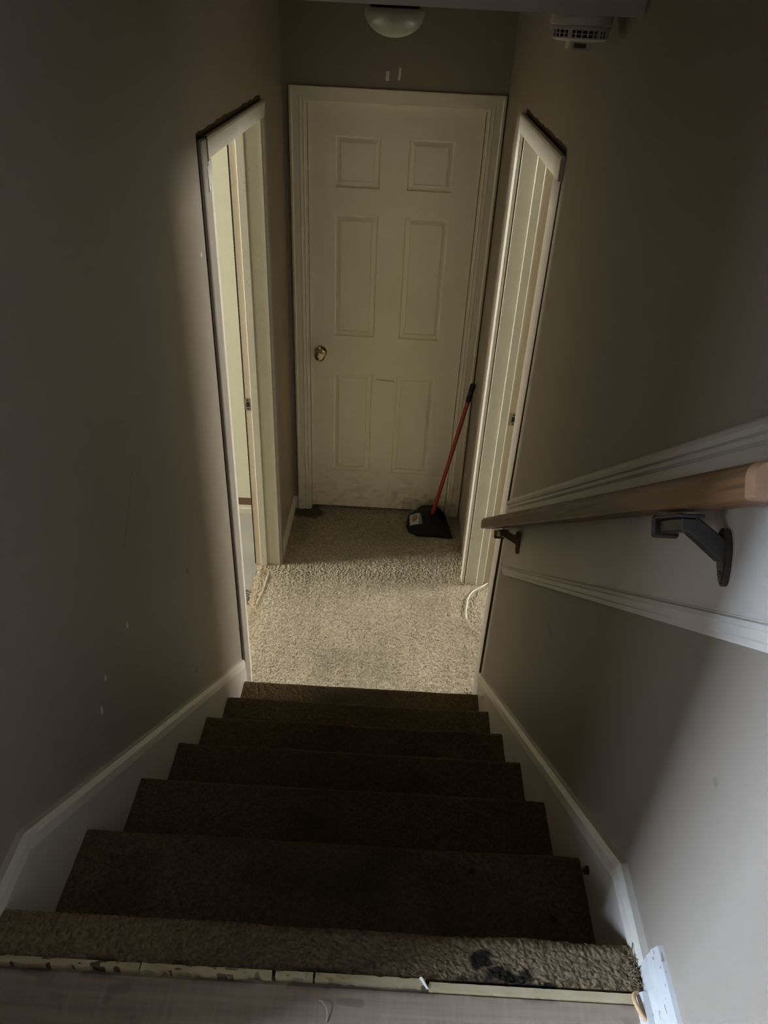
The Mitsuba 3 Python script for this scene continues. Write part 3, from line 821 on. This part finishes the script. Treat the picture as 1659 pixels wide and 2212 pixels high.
def man(m):
    return m3.Manifold(m3.Mesh(np.asarray(m.vertices, np.float32), np.asarray(m.faces, np.uint32)))


def unman(m):
    q = m.to_mesh(); return trimesh.Trimesh(q.vert_properties[:, :3], q.tri_verts, process=False)


c0 = hp.mean(0)
inner = trimesh.convex.convex_hull(np.vstack([(hp - c0) * [.95, .95, .93] + c0 + [.012, 0, -.001], [(.40, -.205, .008), (.37, -.02, .008), (.40, -.2, .011), (.37, -.025, .011)]]))
pan = man(hull) - man(inner)
obj('pan', unman(pan), 'black_plastic', dp)
h0, h1 = np.array([.2455, -.098, .083]), np.array([.381, -.118, .868])
hd = (h1 - h0) / np.linalg.norm(h1 - h0); hl = np.linalg.norm(h1 - h0)
obj('socket', tube([h0 - hd * .012, h0 + hd * .004], np.array([.018, .0145]), n=16), 'black_plastic', dp, smooth=40)
obj('handle', tube([h0, h0 + hd * (hl - .085)], .0105, n=18), 'red_handle', dp, smooth=40, label='red tube handle')
g0 = h0 + hd * (hl - .095)
obj('grip', tube([g0 + hd * t for t in (0, .004, .045, .08, .092, .097)], np.interp(np.linspace(0, 1, 61), [0, .05, .5, .9, 1], [.0125, .0135, .0125, .0145, .012]), n=18), 'black_plastic', dp, smooth=40, label='black grip')
# sticker lies on the sloping back of the hood


LABEL_XY = [(.1231, -.158), (.121, -.072), (.178, -.093), (.192, -.163)]


def drop(x, y):
    """height of the hood at (x, y)"""
    nrm = hull.face_normals; k = nrm[:, 2] > 1e-6
    off = (nrm * hull.triangles[:, 0]).sum(1)
    return ((off[k] - nrm[k, 0] * x - nrm[k, 1] * y) / nrm[k, 2]).min()


gx, gy = np.meshgrid(np.linspace(0, 1, 14), np.linspace(0, 1, 14), indexing='ij')
q = [np.array(c) for c in LABEL_XY]
XY = (1 - gx)[..., None] * ((1 - gy)[..., None] * q[0] + gy[..., None] * q[1]) + gx[..., None] * ((1 - gy)[..., None] * q[3] + gy[..., None] * q[2])
V = np.array([[x, y, drop(x, y) + .0006] for x, y in XY.reshape(-1, 2)])
ff = []
for i in range(13):
    for j in range(13):
        a, b, c, d = i * 14 + j, (i + 1) * 14 + j, (i + 1) * 14 + j + 1, i * 14 + j + 1
        ff += [[a, b, c], [a, c, d]]
obj('sticker', trimesh.Trimesh(V, np.array(ff), process=False), 'paper_label', dp, label='white and brown printed sticker')

# ------------------------------------------------------------------ cord, ceiling lamp, smoke detector, litter
cord = tube([(.78, -.49, .004), (.60, -.515, .004), (.524, -.574, .008), (.486, -.610, .009), (.442, -.650, .009), (.417, -.695, .009), (.404, -.762, .009), (.398, -.812, .008), (.402, -.868, .003), (.408, -.90, -.004)], .0034, n=10)
obj('cord', cord, 'cord_white', smooth=True, label='thin white cord curving over the carpet by the right doorway', category='cord')

cl = thing('ceiling_lamp', 'small frosted glass dome lamp on the hall ceiling', 'ceiling lamp')
obj('base', lathe([(0, CZ - .014), (.072, CZ - .014), (.076, CZ - .008), (.076, CZ - .0005), (0, CZ - .0005)], 'z', (-.064, -.75, 0), 40), 'slot_black', cl, smooth=40, label='dark base')
bowl = [(0, 2.302)] + [(.093 * math.sin(a), 2.372 - .070 * math.cos(a)) for a in np.linspace(.12, 1.57, 14)] + [(.089, 2.379), (.070, 2.380), (0, 2.380)]
obj('dome', lathe(bowl, 'z', (-.064, -.75, 0), 48), 'lamp_glass', cl, smooth=40)

sd = thing('smoke_detector', 'round white smoke detector on the hall ceiling by the right wall', 'smoke detector')
sx, sy = .325, -1.742
obj('base', lathe([(0, CZ - .0005), (.060, CZ - .0005), (.060, CZ - .016), (.056, CZ - .019), (0, CZ - .019)], 'z', (sx, sy, 0), 48), 'detector_plastic', sd, smooth=35)
obj('cover', lathe([(0, CZ - .019), (.058, CZ - .019), (.059, CZ - .024), (.056, CZ - .025), (.052, CZ - .025), (.052, CZ - .037), (.056, CZ - .037), (.0565, CZ - .039), (.044, CZ - .044), (0, CZ - .045)], 'z', (sx, sy, 0), 48), 'detector_plastic', sd, smooth=30)
obj('vent', lathe([(.0535, CZ - .0255), (.0535, CZ - .0365), (.0525, CZ - .0365), (.0525, CZ - .0255)], 'z', (sx, sy, 0), 48), 'slot_black', sd, smooth=30, label='dark vent slots')
ribs = []
for a in range(30):
    t = a * 2 * math.pi / 30
    r = bx(.052, .056, -.0012 if a % 5 else -.004, .0012 if a % 5 else .004, CZ - .037, CZ - .025)
    r.apply_transform(trimesh.transformations.rotation_matrix(t, [0, 0, 1])); r.apply_translation((sx, sy, 0)); ribs.append(r)
ring = lathe([(.0525, CZ - .0304), (.0558, CZ - .0304), (.0558, CZ - .0318), (.0525, CZ - .0318)], 'z', (sx, sy, 0), 48)
obj('grille', cat(ribs + [ring]), 'detector_plastic', sd)
fr = sbox(-.022, -.022, .022, .022).buffer(-.004).buffer(.004)
tb = obj('test_button', ext(shapely.affinity.translate(fr, sx, sy), 'z', CZ - .058, CZ - .044), 'detector_plastic', sd)
obj('recess', bx(sx - .012, sx + .012, sy - .0226, sy - .021, CZ - .055, CZ - .047), 'brown_band', tb)

for i, (x, y) in enumerate(((.249, -.347), (.260, -.370))):
    m = trimesh.creation.icosphere(1, .0035); m.apply_scale((1.4, .9, .6)); m.apply_translation((x, y, .004))
    obj('paper_scrap', m, 'filler', label=('tiny white scrap on the carpet, the one nearer the end door', 'tiny white scrap on the carpet, the one nearer the stairs')[i], category='scrap', group='white scraps on the hall carpet')
fray = []
for q in range(60):
    p = np.array([-.652 - RNG.uniform(0, .020), -.72 - RNG.uniform(0, .12), -.006 + RNG.uniform(0, .004)])
    d = RNG.normal(0, 1, 3) * [1, 1, .3]; d /= np.linalg.norm(d)
    fray.append(tube([p, p + d * .008 + [0, 0, .002], p + d * .016], .0012, n=4, steps=3))
obj('carpet_fray', cat(fray), 'dark_fray', label='dark frayed backing fibres at the carpet edge in the left doorway', category='frayed fibres', kind='stuff')

# every piece of the setting says which one it is
for k, t in dict(ceiling_upstairs='dark ceiling over the upper landing', wall_upstairs_front='wall of the upstairs room beside the landing', wall_upstairs_rear='far wall of the upper landing',
                 added_wall_upstairs_left='added unseen wall narrowing the daylight onto the upper landing', added_wall_upstairs_lintel='added unseen lintel cutting the daylight over the upper landing', wall_upstairs_side='upstairs wall with the window',
                 wall_left_room_front='near wall of the room on the left', wall_left_room_side='window wall of the room on the left', ceiling_left_room='ceiling of the room on the left',
                 wall_right_room_back='far wall of the room on the right', wall_right_room_front='near wall of the room on the right', wall_right_room_side='window wall of the room on the right',
                 ceiling_right_room='ceiling of the room on the right', floor_right_room='grey floor of the room on the right', window_1='window of the room on the left',
                 window_2='window of the room on the right', window_3='added unseen window upstairs, dim, brightens the right stair wall', window_4='window upstairs beside the landing').items():
    labels.setdefault(k, {'kind': 'structure'})['label'] = t
